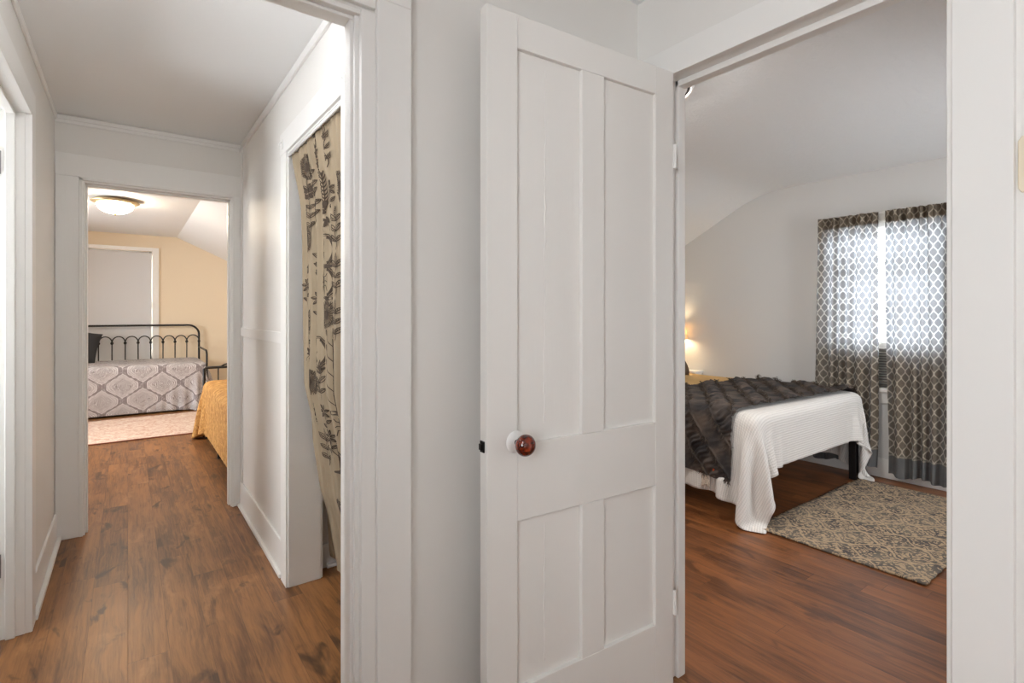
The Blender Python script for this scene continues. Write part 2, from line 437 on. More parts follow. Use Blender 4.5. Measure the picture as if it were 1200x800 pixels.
# 5: left doorway with hinged jamb
w = MB()
w.box((-.33, 2.812, 0), (-.307, 2.905, 2.075)); w.box((-.33, 1.95, 0), (-.307, 2.06, 2.075)); w.box((-.33, 1.95, 2.068), (-.307, 2.905, 2.17))
w.box((-.45, 2.809, 0), (-.328, 2.822, 2.075)); w.box((-.385, 2.797, 0), (-.356, 2.81, 2.07)); w.box((-.45, 1.95, 2.068), (-.328, 2.82, 2.078)); w.box((-.385, 2.05, 2.055), (-.356, 2.81, 2.068))
w.box((-.45, 2.05, 0), (-.33, 2.062, 2.07))
t5 = trim(5, w)
for z in (.29, 1.86):
    h = MB().box((-.432, 2.804, z - .045), (-.397, 2.8095, z + .045)); h.tube([(-.431, 2.80, z - .047), (-.431, 2.80, z + .047)], .005)
    hh = h.build('hinge', M['chrome']); hh.parent = t5
# baseboards
def base(name, boxes, m='trim'):
    w = MB()
    for a, b in boxes: w.box(a, b)
    return st(name, w, M[m], .004)
base('baseboard_hall_left', [((-.33, 2.905, 0), (-.318, 3.85, .155)), ((-.318, 2.905, 0), (-.300, 3.85, .022)), ((-.33, 1.33, 0), (-.318, 1.95, .155))])
base('baseboard_hall_right', [((.598, 2.662, 0), (.61, 3.85, .165)), ((.582, 2.672, 0), (.598, 3.85, .020))])
base('baseboard_closet', [((.76, 2.648, 0), (1.5, 2.66, .12)), ((.80, 2.632, 0), (1.5, 2.648, .02))])
base('baseboard_bedroom_right', [((BX - .015, BY0, 0), (BX, BY1, .15))])
base('baseboard_bedroom_back', [((1.6, BY1 - .015, 0), (BX - .02, BY1, .15))])
base('baseboard_far_back', [((-2.5, 9.085, 0), (1.95, 9.10, .14))])
# battens and ceiling beads in the hall
w = MB(); w.box((.600, 2.662, 1.125), (.61, 3.85, 1.182)); w.box((.604, 3.805, 0), (.61, 3.85, CEIL - .03)); trim(6, w)
w = MB()
for a, b in (((-.33, 1.33, CEIL - .035), (-.319, 3.87, CEIL - .001)), ((.597, 1.33, CEIL - .05), (.61, 3.87, CEIL - .028)), ((.603, 1.33, CEIL - .028), (.61, 3.87, CEIL)), ((-.33, 3.858, CEIL - .03), (.61, 3.87, CEIL - .008)), ((-.33, 3.862, CEIL - .05), (.61, 3.87, CEIL - .03))):
    w.box(a, b)
trim(7, w, .004)

# ------------------------------------------------------------------ open panelled door
F = Vector((.754, 1.131, 0)); H = Vector((1.478, 1.084, 0)); DW = (H - F).length
dx = (H - F).normalized(); nrm = Vector((dx.y, -dx.x, 0)).normalized()      # towards the camera side
door = empty('door_1', 'open white four-panel wooden door with brown round knob', 'door', kind='structure', loc=F)
def dpt(s, t, z): return tuple(dx * s - nrm * t + Vector((0, 0, z)))     # local to the door root
def dbox(mb, s0, s1, z0, z1, t0=0.0, t1=.036):
    p = [dpt(s0, t0, z0), dpt(s1, t0, z0), dpt(s1, t1, z0), dpt(s0, t1, z0)]
    mb.prism(p, (0, 0, z1 - z0))
w = MB(); T = 2.084; ZB = .012
dbox(w, 0, .097, ZB, T); dbox(w, .638, DW, ZB, T)
dbox(w, .097, .638, 1.992, T); dbox(w, .097, .638, .708, .916); dbox(w, .097, .638, ZB, .252)
dbox(w, .325, .413, .916, 1.992); dbox(w, .325, .413, .252, .708)
w.build('door_frame', M['door'], door, bevel=.0022)
for s0, s1, z0, z1 in ((.097, .325, .916, 1.992), (.413, .638, .916, 1.992), (.097, .325, .252, .708), (.413, .638, .252, .708)):
    p = MB(); dbox(p, s0 - .004, s1 + .004, z0 - .004, z1 + .004, .013, .023)
    if s0 < .2:      # old paint crack running down the boards
        s = s0 + .098; z = z1 - .03; pts = []
        while z > z0 + .03:
            s = s0 + .098 + random.uniform(-.003, .003) + (z - z0) * .004; pts.append(dpt(s, .0125, z)); z -= random.uniform(.012, .03)
        p.tube(pts, [random.choice((.0006, .001, .0018, .0026)) for _ in pts], seg=5)
    p.build('panel', M['door'], door)
# ragged paint ridge down the edge of the front stile
w = MB(); pts = []; z = 2.05
while z > .05: pts.append(dpt(random.uniform(.001, .0025), .0005, z)); z -= random.uniform(.01, .03)
w.tube(pts, [random.choice((.0006, .0012, .002)) for _ in pts], seg=5); w.build('paint_ridge', M['door'], door)
rot = nrm.to_track_quat('Z', 'Y').to_matrix()
kc = Vector(dpt(.090, 0, .925))
w = MB().lathe([(0, .006), (.010, .007), (.012, .005), (.027, .004), (.030, .0)], kc, rot=rot, seg=28)
w.build('rosette', M['trim'], door, smooth=True)
w = MB().lathe([(.008, 0), (.0085, .018), (.012, .024), (.012, .03)], kc, rot=rot, seg=20)
w.build('knob_neck', M['iron'], door, smooth=True)
prof = [(0, .022)] + [(.029 * math.sin(a), .048 - .023 * math.cos(a)) for a in [PI * k / 18 for k in range(3, 18)]] + [(0, .071)]
w = MB().lathe(prof, kc, rot=rot, seg=36)
w.build('knob', M['knob'], door, smooth=True, label='mottled brown ceramic knob')
w = MB(); dbox(w, -.004, 0, .905, .935, .010, .030); dbox(w, -.010, -.004, .912, .928, .014, .026)
w.build('latch', M['iron'], door, bevel=.001)
w = MB(); 
for z in (.3, 1.8): w.tube([dpt(DW + .003, -.003, z - .04), dpt(DW + .003, -.003, z + .04)], .006)
w.build('hinge', M['trim'], door)

# switch plate on the landing wall
sp = empty('switch_plate', 'almond light switch plate on the white wall beside the bedroom doorway', 'switch', loc=(1.5, .205, 1.583))
w = MB().prism([(1.4945, .205 + a, 1.583 + b) for a, b in ((.040, -.050), (.040, .048), (.034, .058), (-.034, .058), (-.040, .048), (-.040, -.050), (-.034, -.060), (.034, -.060))], (.0055, 0, 0))
a = w.build('faceplate', M['plate'], bevel=.0015)
w = MB().box((1.487, .20, 1.572), (1.4945, .21, 1.594)); b = w.build('toggle', M['plate'], bevel=.002)
scr_ = [MB().tube([(1.4935, .205, z), (1.4955, .205, z)], .003).build('screw', M['chrome']) for z in (1.613, 1.553)]
place(sp, a, b, *scr_)

# ------------------------------------------------------------------ closet curtain with botanical print
Ks = [(2.0, .613), (1.9, .625), (1.75, .648), (1.6, .655), (.95, .657), (.74, .70), (.45, .742), (.30, .785), (.05, .825)]
zs = [k[0] for k in Ks][::-1]; xs = [k[1] for k in Ks][::-1]
def cX(y, z):
    t = min(1, max(0, (2.0 - z) / .3)); amp = .004 + .005 * t
    ph = y * 2 * PI / .115 + .8 * math.sin(y * 9) + .35 * math.sin(z * 2.1)
    return float(np.interp(z, zs, xs)) + amp * math.sin(ph) + .004 * math.sin(y * 131 + z * 3)
def yedge(z): return float(np.interp(z, [0, .3, .5, .8, 1.6, 1.9, 2.0], [2.63, 2.60, 2.545, 2.49, 2.495, 2.52, 2.53]))
w = MB(); NY, NZ = 150, 90
for j in range(NZ + 1):
    z = .045 + (2.005 - .045) * j / NZ
    y1 = yedge(z)
    for i in range(NY + 1):
        y = 1.80 + (y1 - 1.80) * i / NY
        zz = z + (.03 * math.sin(y * 17) if j == 0 else 0)
        w.v.append((cX(y, z), y, max(zz, .03)))
for j in range(NZ):
    for i in range(NY):
        a = j * (NY + 1) + i
        w.f.append((a, a + 1, a + NY + 2, a + NY + 1)); w.mi.append(0)
def S(y, z): return (cX(y, z) - .0035, y, z)
def stroke(y0, z0, pts, wd):
    """pts: 2-D polyline offsets (mirrored so +u is to the right in view), drawn as a tapering ribbon"""
    Q0 = [Vector((a, b)) for a, b in pts]; P = [Q0[0]]
    for a, b in zip(Q0[:-1], Q0[1:]):
        m_ = max(1, int((b - a).length / .007)); P += [a + (b - a) * (k / m_) for k in range(1, m_ + 1)]
    n0 = len(w.v)
    for i, p in enumerate(P):
        t = (P[min(i + 1, len(P) - 1)] - P[max(0, i - 1)]); t = t.normalized() if t.length > 1e-9 else Vector((1, 0))
        q = Vector((-t.y, t.x)) * wd * .5
        for s_ in (1, -1):
            r_ = p + q * s_; yy = y0 - r_.x
            w.v.append(S(min(yy, yedge(z0 + r_.y) - .002), z0 + r_.y))
    for i in range(len(P) - 1):
        w.f.append((n0 + 2 * i, n0 + 2 * i + 1, n0 + 2 * i + 3, n0 + 2 * i + 2)); w.mi.append(1)
def blob(y0, z0, cx, cz, rx, rz, ang=0.0, k=12, pt=1.0):
    n0 = len(w.v); w.v.append(S(min(y0 - cx, yedge(z0 + cz) - .002), z0 + cz))
    for i in range(k):
        a = 2 * PI * i / k; r = abs(math.cos(a)) ** pt if pt != 1.0 else 1
        px, pz = rx * math.cos(a), rz * math.sin(a) * (1 if pt == 1 else max(.0, 1 - abs(math.cos(a)) ** 3))
        qx = px * math.cos(ang) - pz * math.sin(ang); qz = px * math.sin(ang) + pz * math.cos(ang)
        yy = y0 - (cx + qx); w.v.append(S(min(yy, yedge(z0 + cz + qz) - .002), z0 + cz + qz))
    for i in range(k):
        w.f.append((n0, n0 + 1 + i, n0 + 1 + (i + 1) % k)); w.mi.append(1)
R = random.uniform
def leaf(y, z, cx, cz, L, ang):
    ca, sa = math.cos(ang), math.sin(ang)
    def P_(a, b): return (cx + a * ca - b * sa, cz + a * sa + b * ca)
    for q in (-1, 1): stroke(y, z, [P_(L * t, q * L * .19 * math.sin(PI * t)) for t in (0, .2, .4, .6, .8, 1)], .0032)
    stroke(y, z, [P_(0, 0), P_(L * .9, 0)], .0028)
    for t in (.3, .45, .6, .75): stroke(y, z, [P_(L * t, 0), P_(L * (t + .08), L * .13)], .0026)
def dand(y, z, r=.058):
    for k in range(34):
        a = 2 * PI * k / 34; r1 = r * R(.85, 1.05)
        stroke(y, z, [(math.cos(a) * r * .15, math.sin(a) * r * .15), (math.cos(a + .1) * r1 * .6, math.sin(a + .1) * r1 * .6), (math.cos(a) * r1, math.sin(a) * r1)], .0028)
        for q in (-.13, .13): stroke(y, z, [(math.cos(a) * r1 * .7, math.sin(a) * r1 * .7), (math.cos(a + q) * r1, math.sin(a + q) * r1)], .0024)
    blob(y, z, 0, 0, r * .2, r * .2)
def branch(y, z, L=.2, n=5, ll=.045):
    stroke(y, z, [(0.01 * math.sin(k), -L / 2 + L * k / 8) for k in range(9)], .004)
    for k in range(n):
        zz = -L / 2 + L * (k + .8) / n
        for s_ in (0, 1): leaf(y, z, 0, zz, ll * R(.8, 1.1), .6 + s_ * (PI - 1.2) + R(-.2, .2))
    leaf(y, z, 0, L / 2, ll, PI / 2)
def tall(y, z, L=.30):
    stroke(y, z, [(0, -L / 2), (0.003, 0), (0, L / 2)], .0035)
    for k in range(5):
        zz = -L / 2 + L * k / 5 + .03
        for s_ in (-1, 1):
            stroke(y, z, [(0, zz), (s_ * .02, zz + .02), (s_ * .032, zz + .045)], .0028); leaf(y, z, s_ * .03, zz + .04, .03, PI / 2 - s_ * .4)
    blob(y, z, 0, -L / 2, .05, .01)
def fern(y, z, L=.15):
    stroke(y, z, [(0, -L / 2), (0, L / 2)], .004)
    for k in range(10):
        for s_ in (-1, 1): stroke(y, z, [(0, -L / 2 + L * k / 10), (s_ * .028 * math.sin(PI * (k + 1) / 11), -L / 2 + L * k / 10 + .022)], .005)
def moon(y, z, r=.065):
    for rr, ww in ((1, .004), (.9, .0025)):
        stroke(y, z, [(math.cos(a) * r * rr, math.sin(a) * r * rr) for a in [-1.9 + 3.6 * k / 16 for k in range(17)]], ww)
    stroke(y, z, [(math.cos(a) * r * .72 + .006, math.sin(a) * r * .8) for a in [-1.5 + 3.0 * k / 12 for k in range(13)]], .012)
    stroke(y, z, [(-r * .3, r * .9), (-r * .2, 0), (-r * .35, -r * .9)], .003); stroke(y, z, [(-r * .8, r * .5), (-r * .2, -r * .2), (-r * .5, -r)], .003)
    blob(y, z, 0, -r * 1.02, r * .9, .008)
def beetle(y, z, s=.03):
    blob(y, z, 0, 0, s * .62, s); blob(y, z, 0, s * 1.15, s * .35, s * .3)
    for k in (-.6, 0, .6):
        for q in (-1, 1): stroke(y, z, [(0, k * s), (q * s * 1.1, k * s + .006), (q * s * 1.35, k * s * 2.0)], .003)
def bug(y, z, s=.02):
    a = R(0, 3); blob(y, z, 0, 0, s, s * .4, a); blob(y, z, .01, .012, s * .8, s * .3, a + 1.1); blob(y, z, -.01, .012, s * .8, s * .3, a - 1.1)
    for q in (-1, 1): stroke(y, z, [(0, 0), (q * .02, -.02), (q * .025, -.035)], .0022)
def bfly(y, z, s=.035):
    for q in (-1, 1):
        blob(y, z, q * s * .7, s * .4, s * .6, s * .35, q * .5); blob(y, z, q * s * .5, -s * .4, s * .4, s * .28, -q * .5)
    blob(y, z, 0, 0, s * .1, s * .8)
def flower(y, z, s=.028):
    for k in range(7):
        a = 2 * PI * k / 7 + .3; leaf(y, z, math.cos(a) * s * .25, math.sin(a) * s * .25, s, a)
    stroke(y, z, [(0, 0), (.006, -.04), (0, -.08)], .003); leaf(y, z, .003, -.05, .035, .5); leaf(y, z, 0, -.07, .03, 2.6)
FN = dict(dand=dand, branch=branch, leaf=lambda y, z: branch(y, z, .12, 3, .05), bfly=bfly, fern=fern, bug=bug, moon=moon, bird=bug, beetle=beetle, flower=flower, tall=tall, thistle=lambda y, z: (flower(y, z, .035), branch(y, z - .1, .12, 2, .04)))
for nme, y, z in (('dand', 2.339, 1.955 - .05), ('branch', 2.186, 1.90), ('leaf', 2.049, 1.90), ('bfly', 2.359, 1.80), ('fern', 2.14, 1.766), ('bug', 2.443, 1.738), ('bfly', 2.168, 1.70),
    ('dand', 2.409, 1.601), ('moon', 2.15, 1.53), ('bug', 2.14, 1.64), ('bug', 2.443, 1.472), ('flower', 2.46, 1.40), ('leaf', 2.30, 1.46), ('beetle', 2.179, 1.40), ('moon', 2.15, 1.40), ('flower', 2.319, 1.337), ('dand', 2.14, 1.268),
    ('leaf', 2.033, 1.22), ('thistle', 2.401, 1.25), ('bug', 2.435, 1.092), ('moon', 2.25, 1.111), ('dand', 2.371, .973), ('tall', 2.105, 1.02), ('leaf', 2.24, .968), ('flower', 2.241, .857), ('flower', 2.40, .84),
    ('beetle', 2.082, .81), ('flower', 2.234, .749), ('leaf', 2.33, .66), ('moon', 2.18, .665), ('dand', 2.046, .704), ('moon', 2.15, .544), ('leaf', 2.085, .453), ('dand', 2.25, .42), ('leaf', 2.065, .36), ('flower', 2.168, .322), ('bug', 2.10, .22), ('fern', 2.2, .2), ('dand', 2.03, .2),
    ('dand', 1.95, 1.75), ('fern', 1.9, 1.5), ('moon', 1.93, 1.1), ('tall', 1.88, .75), ('dand', 1.9, .4), ('branch', 2.27, 1.76), ('leaf', 2.03, 1.58), ('branch', 2.36, 1.72), ('flower', 2.06, 1.76), ('leaf', 2.03, 1.40)):
    FN[nme](y, z)
cur = w.build('closet_curtain', [M['tan'], M['print']], smooth=True)
tag(cur, 'tan curtain printed with dark plants and insects, hanging in the hall closet opening', 'curtain')
rod = MB().tube([(.600, 1.79, 2.004), (.600, 2.553, 2.004)], .0065).build('curtain_rod', M['trim'], smooth=True)
tag(rod, 'slim white rod across the top of the hall closet opening', 'curtain rod')
for y, z, lb in ((2.61, 2.068, 'small clear hook on the closet casing corner nearest the far bedroom'), (1.725, 2.068, 'small clear hook on the closet casing corner nearest the landing')):
    r = empty('casing_hook', lb, 'hook', 'hooks on the closet casing', loc=(.586, y, z))
    a = MB().box((.582, y - .013, z - .022), (.5865, y + .013, z + .022)).build('hook_plate', M['trim'], bevel=.002)
    b = MB().tube([(.583, y, z + .008), (.572, y, z + .004), (.568, y, z - .006), (.574, y, z - .014)], .003, 8).build('hook_arm', M['trim'], smooth=True)
    place(r, a, b)

# ------------------------------------------------------------------ cloth solver
def drape(nx, ny, fn, boxes, pin, steps=130, iters=14, thick=.008, floor=.008, xmax=None, friction=.5, damp=.97):
    """fn(u,v)->rest plane position; boxes: [(lo,hi,round)]; pin(P)->mask. Position-based cloth."""
    U, V = np.meshgrid(np.linspace(0, 1, nx), np.linspace(0, 1, ny))
    P = fn(U, V).astype(float); X0 = P.copy(); hx = np.linalg.norm(P[0, 1] - P[0, 0]); hy = np.linalg.norm(P[1, 0] - P[0, 0])
    W = np.where(pin(P), 0.0, 1.0); P = P + rng.normal(0, .0008, P.shape) * W[..., None]; prev = P.copy()
    cons = []
    def add(sa, sb, L, k): cons.append((sa, sb, L, k))
    for par in (0, 1):
        n = (nx - par) // 2 * 2
        add((slice(None), slice(par, par + n, 2)), (slice(None), slice(par + 1, par + n, 2)), hx, 1.0)
        n = (ny - par) // 2 * 2
        add((slice(par, par + n, 2), slice(None)), (slice(par + 1, par + n, 2), slice(None)), hy, 1.0)
    D = math.hypot(hx, hy)
    for par in (0, 1):
        n = (ny - par) // 2 * 2
        add((slice(par, par + n, 2), slice(0, nx - 1)), (slice(par + 1, par + n, 2), slice(1, nx)), D, .35)
        add((slice(par, par + n, 2), slice(1, nx)), (slice(par + 1, par + n, 2), slice(0, nx - 1)), D, .35)
    for off in range(4):
        ii = np.arange(off, nx - 2, 4); add((slice(None), ii), (slice(None), ii + 2), 2 * hx, .25)
        ii = np.arange(off, ny - 2, 4); add((ii, slice(None)), (ii + 2, slice(None)), 2 * hy, .25)
    g = np.array([0, 0, -9.8]) * (1 / 50.) ** 2
    for stp in range(steps):
        vel = (P - prev) * damp; sp_ = np.linalg.norm(vel, axis=-1, keepdims=True); vel *= np.minimum(1, .03 / np.maximum(sp_, 1e-9))
        prev = P.copy(); P = P + (vel + g) * W[..., None]
        for it in range(iters):
            for sa, sb, L, k in cons:
                A = P[sa]; B = P[sb]; wa = W[sa]; wb = W[sb]
                d = B - A; l = np.sqrt((d * d).sum(-1)) + 1e-9; ws = wa + wb; ws = np.where(ws == 0, 1, ws)
                c = (k * (l - L) / l / ws)[..., None] * d
                P[sa] = A + c * wa[..., None]; P[sb] = B - c * wb[..., None]
            for lo, hi, rd in boxes:
                lo_ = np.array(lo); hi_ = np.array(hi); c0 = (lo_ + hi_) / 2; h = (hi_ - lo_) / 2 - rd
                q0 = P - c0; q = np.abs(q0) - h; qm = np.maximum(q, 0); ln = np.sqrt((qm * qm).sum(-1))
                dist = ln + np.minimum(q.max(-1), 0) - rd
                m_ = (dist < thick) & (W > 0)
                gdir = np.where(ln[..., None] > 1e-9, qm / np.maximum(ln, 1e-9)[..., None], np.eye(3)[q.argmax(-1)]) * np.sign(q0)
                push = (thick - dist)[..., None] * gdir
                P = np.where(m_[..., None], P + push, P)
                if it == iters - 1:
                    P = np.where(m_[..., None], P + (prev - P) * friction * (1 - np.abs(gdir)), P)
            low = P[..., 2] < floor
            P[..., 2] = np.where(low, floor, P[..., 2])
            if xmax is not None: P[..., 0] = np.minimum(P[..., 0], xmax)
        low = P[..., 2] <= floor + 1e-6
        P[..., :2] = np.where(low[..., None], prev[..., :2] * .7 + P[..., :2] * .3, P[..., :2])
    return P
def normals(P):
    du = np.gradient(P, axis=1); dv = np.gradient(P, axis=0); n = np.cross(du, dv)
    return n / (np.linalg.norm(n, axis=-1, keepdims=True) + 1e-9)
def upsample(P, k):
    ny, nx, _ = P.shape
    a = np.linspace(0, ny - 1, (ny - 1) * k + 1); b = np.linspace(0, nx - 1, (nx - 1) * k + 1)
    i = np.minimum(a.astype(int), ny - 2); fa = (a - i)[:, None, None]; P1 = P[i] * (1 - fa) + P[i + 1] * fa
    j = np.minimum(b.astype(int), nx - 2); fb = (b - j)[None, :, None]
    return P1[:, j] * (1 - fb) + P1[:, j + 1] * fb
def gridmesh(name, P, UVs, m, thick=0.0, sub=0, parent=None, ms=None):
    ny, nx, _ = P.shape; w = MB(); w.v = [tuple(p) for p in P.reshape(-1, 3)]
    idx = np.arange(nx * ny).reshape(ny, nx)
    w.f = list(map(tuple, np.stack([idx[:-1, :-1], idx[:-1, 1:], idx[1:, 1:], idx[1:, :-1]], -1).reshape(-1, 4).tolist())); w.mi = [0] * len(w.f)
    w.uv = UVs.reshape(-1, 2)
    o = w.build(name, m, parent, smooth=True)
    if sub: s_ = o.modifiers.new('sub', 'SUBSURF'); s_.levels = s_.render_levels = sub
    if thick: t_ = o.modifiers.new('sol', 'SOLIDIFY'); t_.thickness = thick; t_.offset = 0
    return o

# ------------------------------------------------------------------ bedroom: bed
BXa, BXb, BYa, BYb = 2.985, 4.545, 1.615, 3.66
bed = empty('bed', 'bed with black square metal legs in the right bedroom', 'bed', loc=(3.76, 2.6, 0))
parts = []
w = MB()
for (x0, x1, y0, y1) in ((BXa + .02, BXb - .02, BYa + .02, BYa + .055), (BXa + .02, BXb - .02, BYb - .035, BYb), (BXa + .02, BXa + .055, BYa + .02, BYb), (BXb - .055, BXb - .02, BYa + .02, BYb), (3.74, 3.79, BYa, BYb)):
    w.box((x0, y0, .315), (x1, y1, .36))
for k in range(12):
    y = BYa + .1 + k * .165; w.box((BXa + .02, y, .35), (BXb - .02, y + .04, .362))
parts.append(w.build('frame', M['black'], bevel=.003))
for x in (BXa + .018, BXb - .068):
    for y in (BYa + .018, BYb - .05):
        parts.append(MB().box((x, y, 0), (x + .05, y + .05, .33)).build('leg', M['black'], bevel=.003))
w = MB().box((BXa + .005, BYa + .005, .362), (BXb - .005, BYb - .01, .655)); mt = w.build('mattress', M['coverlet']); bv = mt.modifiers.new('b', 'BEVEL'); bv.width = .05; bv.segments = 5
parts.append(mt); place(bed, *parts)
# white ribbed coverlet
box_m = ((BXa - .004, BYa - .004, .30), (BXb + .004, BYb + .2, .662), .05)
cx0, cx1, cy0, cy1 = BXa - .462, BXb + .462, BYa - .305, 3.05
fn = lambda U, V: np.stack([cx0 + (cx1 - cx0) * U, cy0 + (cy1 - cy0) * V, np.full_like(U, .672)], -1)
P = drape(108, 72, fn, [box_m], lambda P: (P[..., 0] > BXa + .07) & (P[..., 0] < BXb - .07) & (P[..., 1] > BYa + .07), xmax=4.60, steps=120)
under = (P[..., 1] > 1.72) & (P[..., 2] > .27)
P[..., 0] = np.where(under, np.clip(P[..., 0], BXa - .016, BXb + .016), P[..., 0])
P0 = fn(*np.meshgrid(np.linspace(0, 1, 108), np.linspace(0, 1, 72)))
cov = gridmesh('coverlet', P, P0[..., :2], M['coverlet'], .004, 1)
tag(cov, 'white ribbed cotton coverlet hanging in points at the foot of the right bedroom bed', 'bedspread')

# charcoal ruffled throw
tx0, tx1, ty0, ty1 = BXa - .395, BXb + .27, 1.70, 2.53
Wt, Lt = tx1 - tx0, ty1 - ty0
rotz = math.radians(-3.0)
def fnt(U, V):
    x = tx0 + Wt * U - 3.7; y = ty0 + Lt * V - 2.1
    return np.stack([3.7 + x * math.cos(rotz) - y * math.sin(rotz), 2.1 + x * math.sin(rotz) + y * math.cos(rotz), np.full_like(U, .694)], -1)
box_t = ((BXa - .022, BYa - .02, .30), (BXb + .022, BYb + .2, .680), .055)
P = drape(90, 34, fnt, [box_t], lambda P: (P[..., 0] > BXa + .08) & (P[..., 0] < BXb - .08), xmax=4.625, steps=110, thick=.010)
Pf = upsample(P, 5); N = normals(upsample(P, 5)); 
if N[0, N.shape[1] // 2, 2] < 0: N = -N
ny, nx, _ = Pf.shape
A, B = np.meshgrid(np.linspace(0, Wt, nx), np.linspace(0, Lt, ny))
# keep smooth normals
for _ in range(6):
    N[1:-1, 1:-1] = (N[1:-1, 1:-1] + N[:-2, 1:-1] + N[2:, 1:-1] + N[1:-1, :-2] + N[1:-1, 2:]) / 5
N /= np.linalg.norm(N, axis=-1, keepdims=True)
da, db = .77, .64                      # ruffle lines run diagonally
c_ = (-db * A + da * B); s_ = (da * A + db * B); SP = .125
cc = c_ + .006 * np.sin(s_ * 17) + .004 * np.sin(s_ * 41)
k_ = np.floor(cc / SP); fr = cc / SP - k_
even = (k_ % 2 == 0)
env = np.sin(PI * fr)
pl = np.sin(s_ * 2 * PI / .030 + 2.5 * np.sin(s_ * 23 + k_ * 3) + 1.2 * np.sin(c_ * 60)) * .004 * env + np.sin(s_ * 2 * PI / .075 + k_ * 1.7 + 2.0 * fr) * .006 * env
h = np.where(even, pl + .010 * env, .001 * np.sin(s_ * 30) + pl * .15) + .014 * np.exp(-((fr - .5) ** 2 - .25) ** 2 / .0006 * 1.0) * (np.minimum(fr, 1 - fr) < .2)
h = h * 1.5 + .003
Pt = Pf + N * h[..., None]
thr = gridmesh('throw_blanket', Pt, np.stack([A, B], -1), M['throw'])
tag(thr, 'charcoal throw with diagonal ruffles and frayed tufts across the right bedroom bed', 'blanket')
# frayed fringe along the ruffle lines
w = MB()
def samp(a, b):
    i = b / Lt * (ny - 1); j = a / Wt * (nx - 1)
    i = int(min(max(i, 0), ny - 1)); j = int(min(max(j, 0), nx - 1))
    return Vector(Pt[i, j]), Vector(N[i, j])
cmin, cmax = -db * Wt, da * Lt
for k in range(int(cmin / SP) - 1, int(cmax / SP) + 2):
    c0 = k * SP
    s = -1.0
    while s < 3.2:
        a = da * s - db * c0; b = db * s + da * c0; s += .0055
        if not (0 <= a <= Wt and 0 <= b <= Lt): continue
        tuft = (math.sin(s * 2 * PI / .13 + k) > .86)
        for q in range(3 if tuft else 1):
            p, nn = samp(a, b)
            d = Vector((R(-1, 1), R(-1, 1), R(-1.0, .3))); d = (d + nn * (.9 if tuft else .5)).normalized()
            L = R(.016, .030) * (1.5 if tuft else 1)
            dn = Vector((0, 0, -1)) * L * .5
            q1 = p + d * L * .5 + nn * .002; q2 = p + d * L * .9 + dn * .6 + nn * .004
            if nn.z > .6: q2.z = max(q2.z, p.z + .003)
            w.tube([p, q1, q2], [.0024, .0018, .0011], seg=3, caps=False)
fr_ = w.build('fringe', M['fringe'], thr)

# tan blanket covering the head half of the bed
w = MB(); nxb, nyb = 60, 36
U, V = np.meshgrid(np.linspace(0, 1, 70), np.linspace(0, 1, 40))
fnb = lambda U, V: np.stack([BXa - .12 + (BXb - BXa + .24) * U, 2.45 + 1.18 * V, np.full_like(U, .680)], -1)
P = drape(70, 40, fnb, [((BXa - .012, BYa, .3), (BXb + .012, BYb + .2, .672), .05)], lambda P: (P[..., 0] > BXa + .07) & (P[..., 0] < BXb - .07), steps=50, xmax=4.70)
P[..., 2] += .005 * np.sin(P[..., 0] * 9 + P[..., 1] * 5)
bl = gridmesh('tan_blanket', P, np.stack([U, V], -1), M['gold'], .006)
tag(bl, 'golden tan blanket on the head half of the right bedroom bed', 'blanket')
# pillow (brown)
def pillow(name, m, W, Hh, T, parent=None):
    n = 20; w = MB()
    for sgn in (1, -1):
        base = len(w.v)
        for j in range(n + 1):
            for i in range(n + 1):
                a = i / n * 2 - 1; b = j / n * 2 - 1
                t = max(0, (1 - a ** 4)) ** .6 * max(0, (1 - b ** 4)) ** .6
                pin = 1 - .08 * (1 - abs(a) ** 2) * abs(b) ** 3; pj = 1 - .08 * (1 - abs(b) ** 2) * abs(a) ** 3
                w.v.append((a * W / 2 * pj, b * Hh / 2 * pin, sgn * T / 2 * t + .004 * math.sin(a * 7 + b * 5) * t))
        for j in range(n):
            for i in range(n):
                q = base + j * (n + 1) + i; f = (q, q + 1, q + n + 2, q + n + 1)
                w.f.append(f if sgn > 0 else f[::-1]); w.mi.append(0)
    o = w.build(name, m, parent, smooth=True)
    wl = o.modifiers.new('w', 'WELD'); wl.merge_threshold = .0005
    return o
for x, y, rz, lb in ((4.06, 3.02, .3, 'brown woven cushion leaning on the tan blanket'),):
    p = pillow('cushion', M['brown'], .46, .42, .14); p.location = (x, y, .865); p.rotation_euler = (math.radians(58), 0, rz)
    tag(p, lb, 'cushion')
# nightstand squeezed between bed and wall, lamp on it
ns = empty('nightstand', 'narrow white nightstand between the right bedroom bed and wall', 'nightstand', loc=(4.66, 3.33, 0))
a = MB().box((4.585, 3.10, .672), (4.722, 3.56, .695)).build('table_top', M['trim'], bevel=.004)
b = MB().box((4.60, 3.115, .10), (4.715, 3.545, .672)).build('cabinet', M['trim'], bevel=.003)
fe = [MB().box((x, y, 0), (x + .025, y + .025, .10)).build('leg', M['trim'], bevel=.002) for x in (4.60, 4.69) for y in (3.12, 3.51)]
d = MB().box((4.594, 3.14, .50), (4.60, 3.52, .65)).build('drawer', M['trim'], bevel=.002)
kn = MB().tube([(4.592, 3.33, .575), (4.582, 3.33, .575)], .01).build('knob', M['black'])
place(ns, a, b, d, *fe); kn.parent = d
LX, LY = 4.622, 3.335
lamp = empty('table_lamp', 'lit table lamp with cream shade on the nightstand', 'lamp', loc=(LX, LY, .695))
w = MB().lathe([(0, 0), (.045, 0), (.045, .012), (.018, .025), (.028, .07), (.034, .12), (.022, .18), (.008, .22), (.008, .26), (0, .26)], (LX, LY, .6955), seg=28)
a = w.build('lamp_base', mat('cream_ceramic', (230, 220, 205), .3), smooth=True)
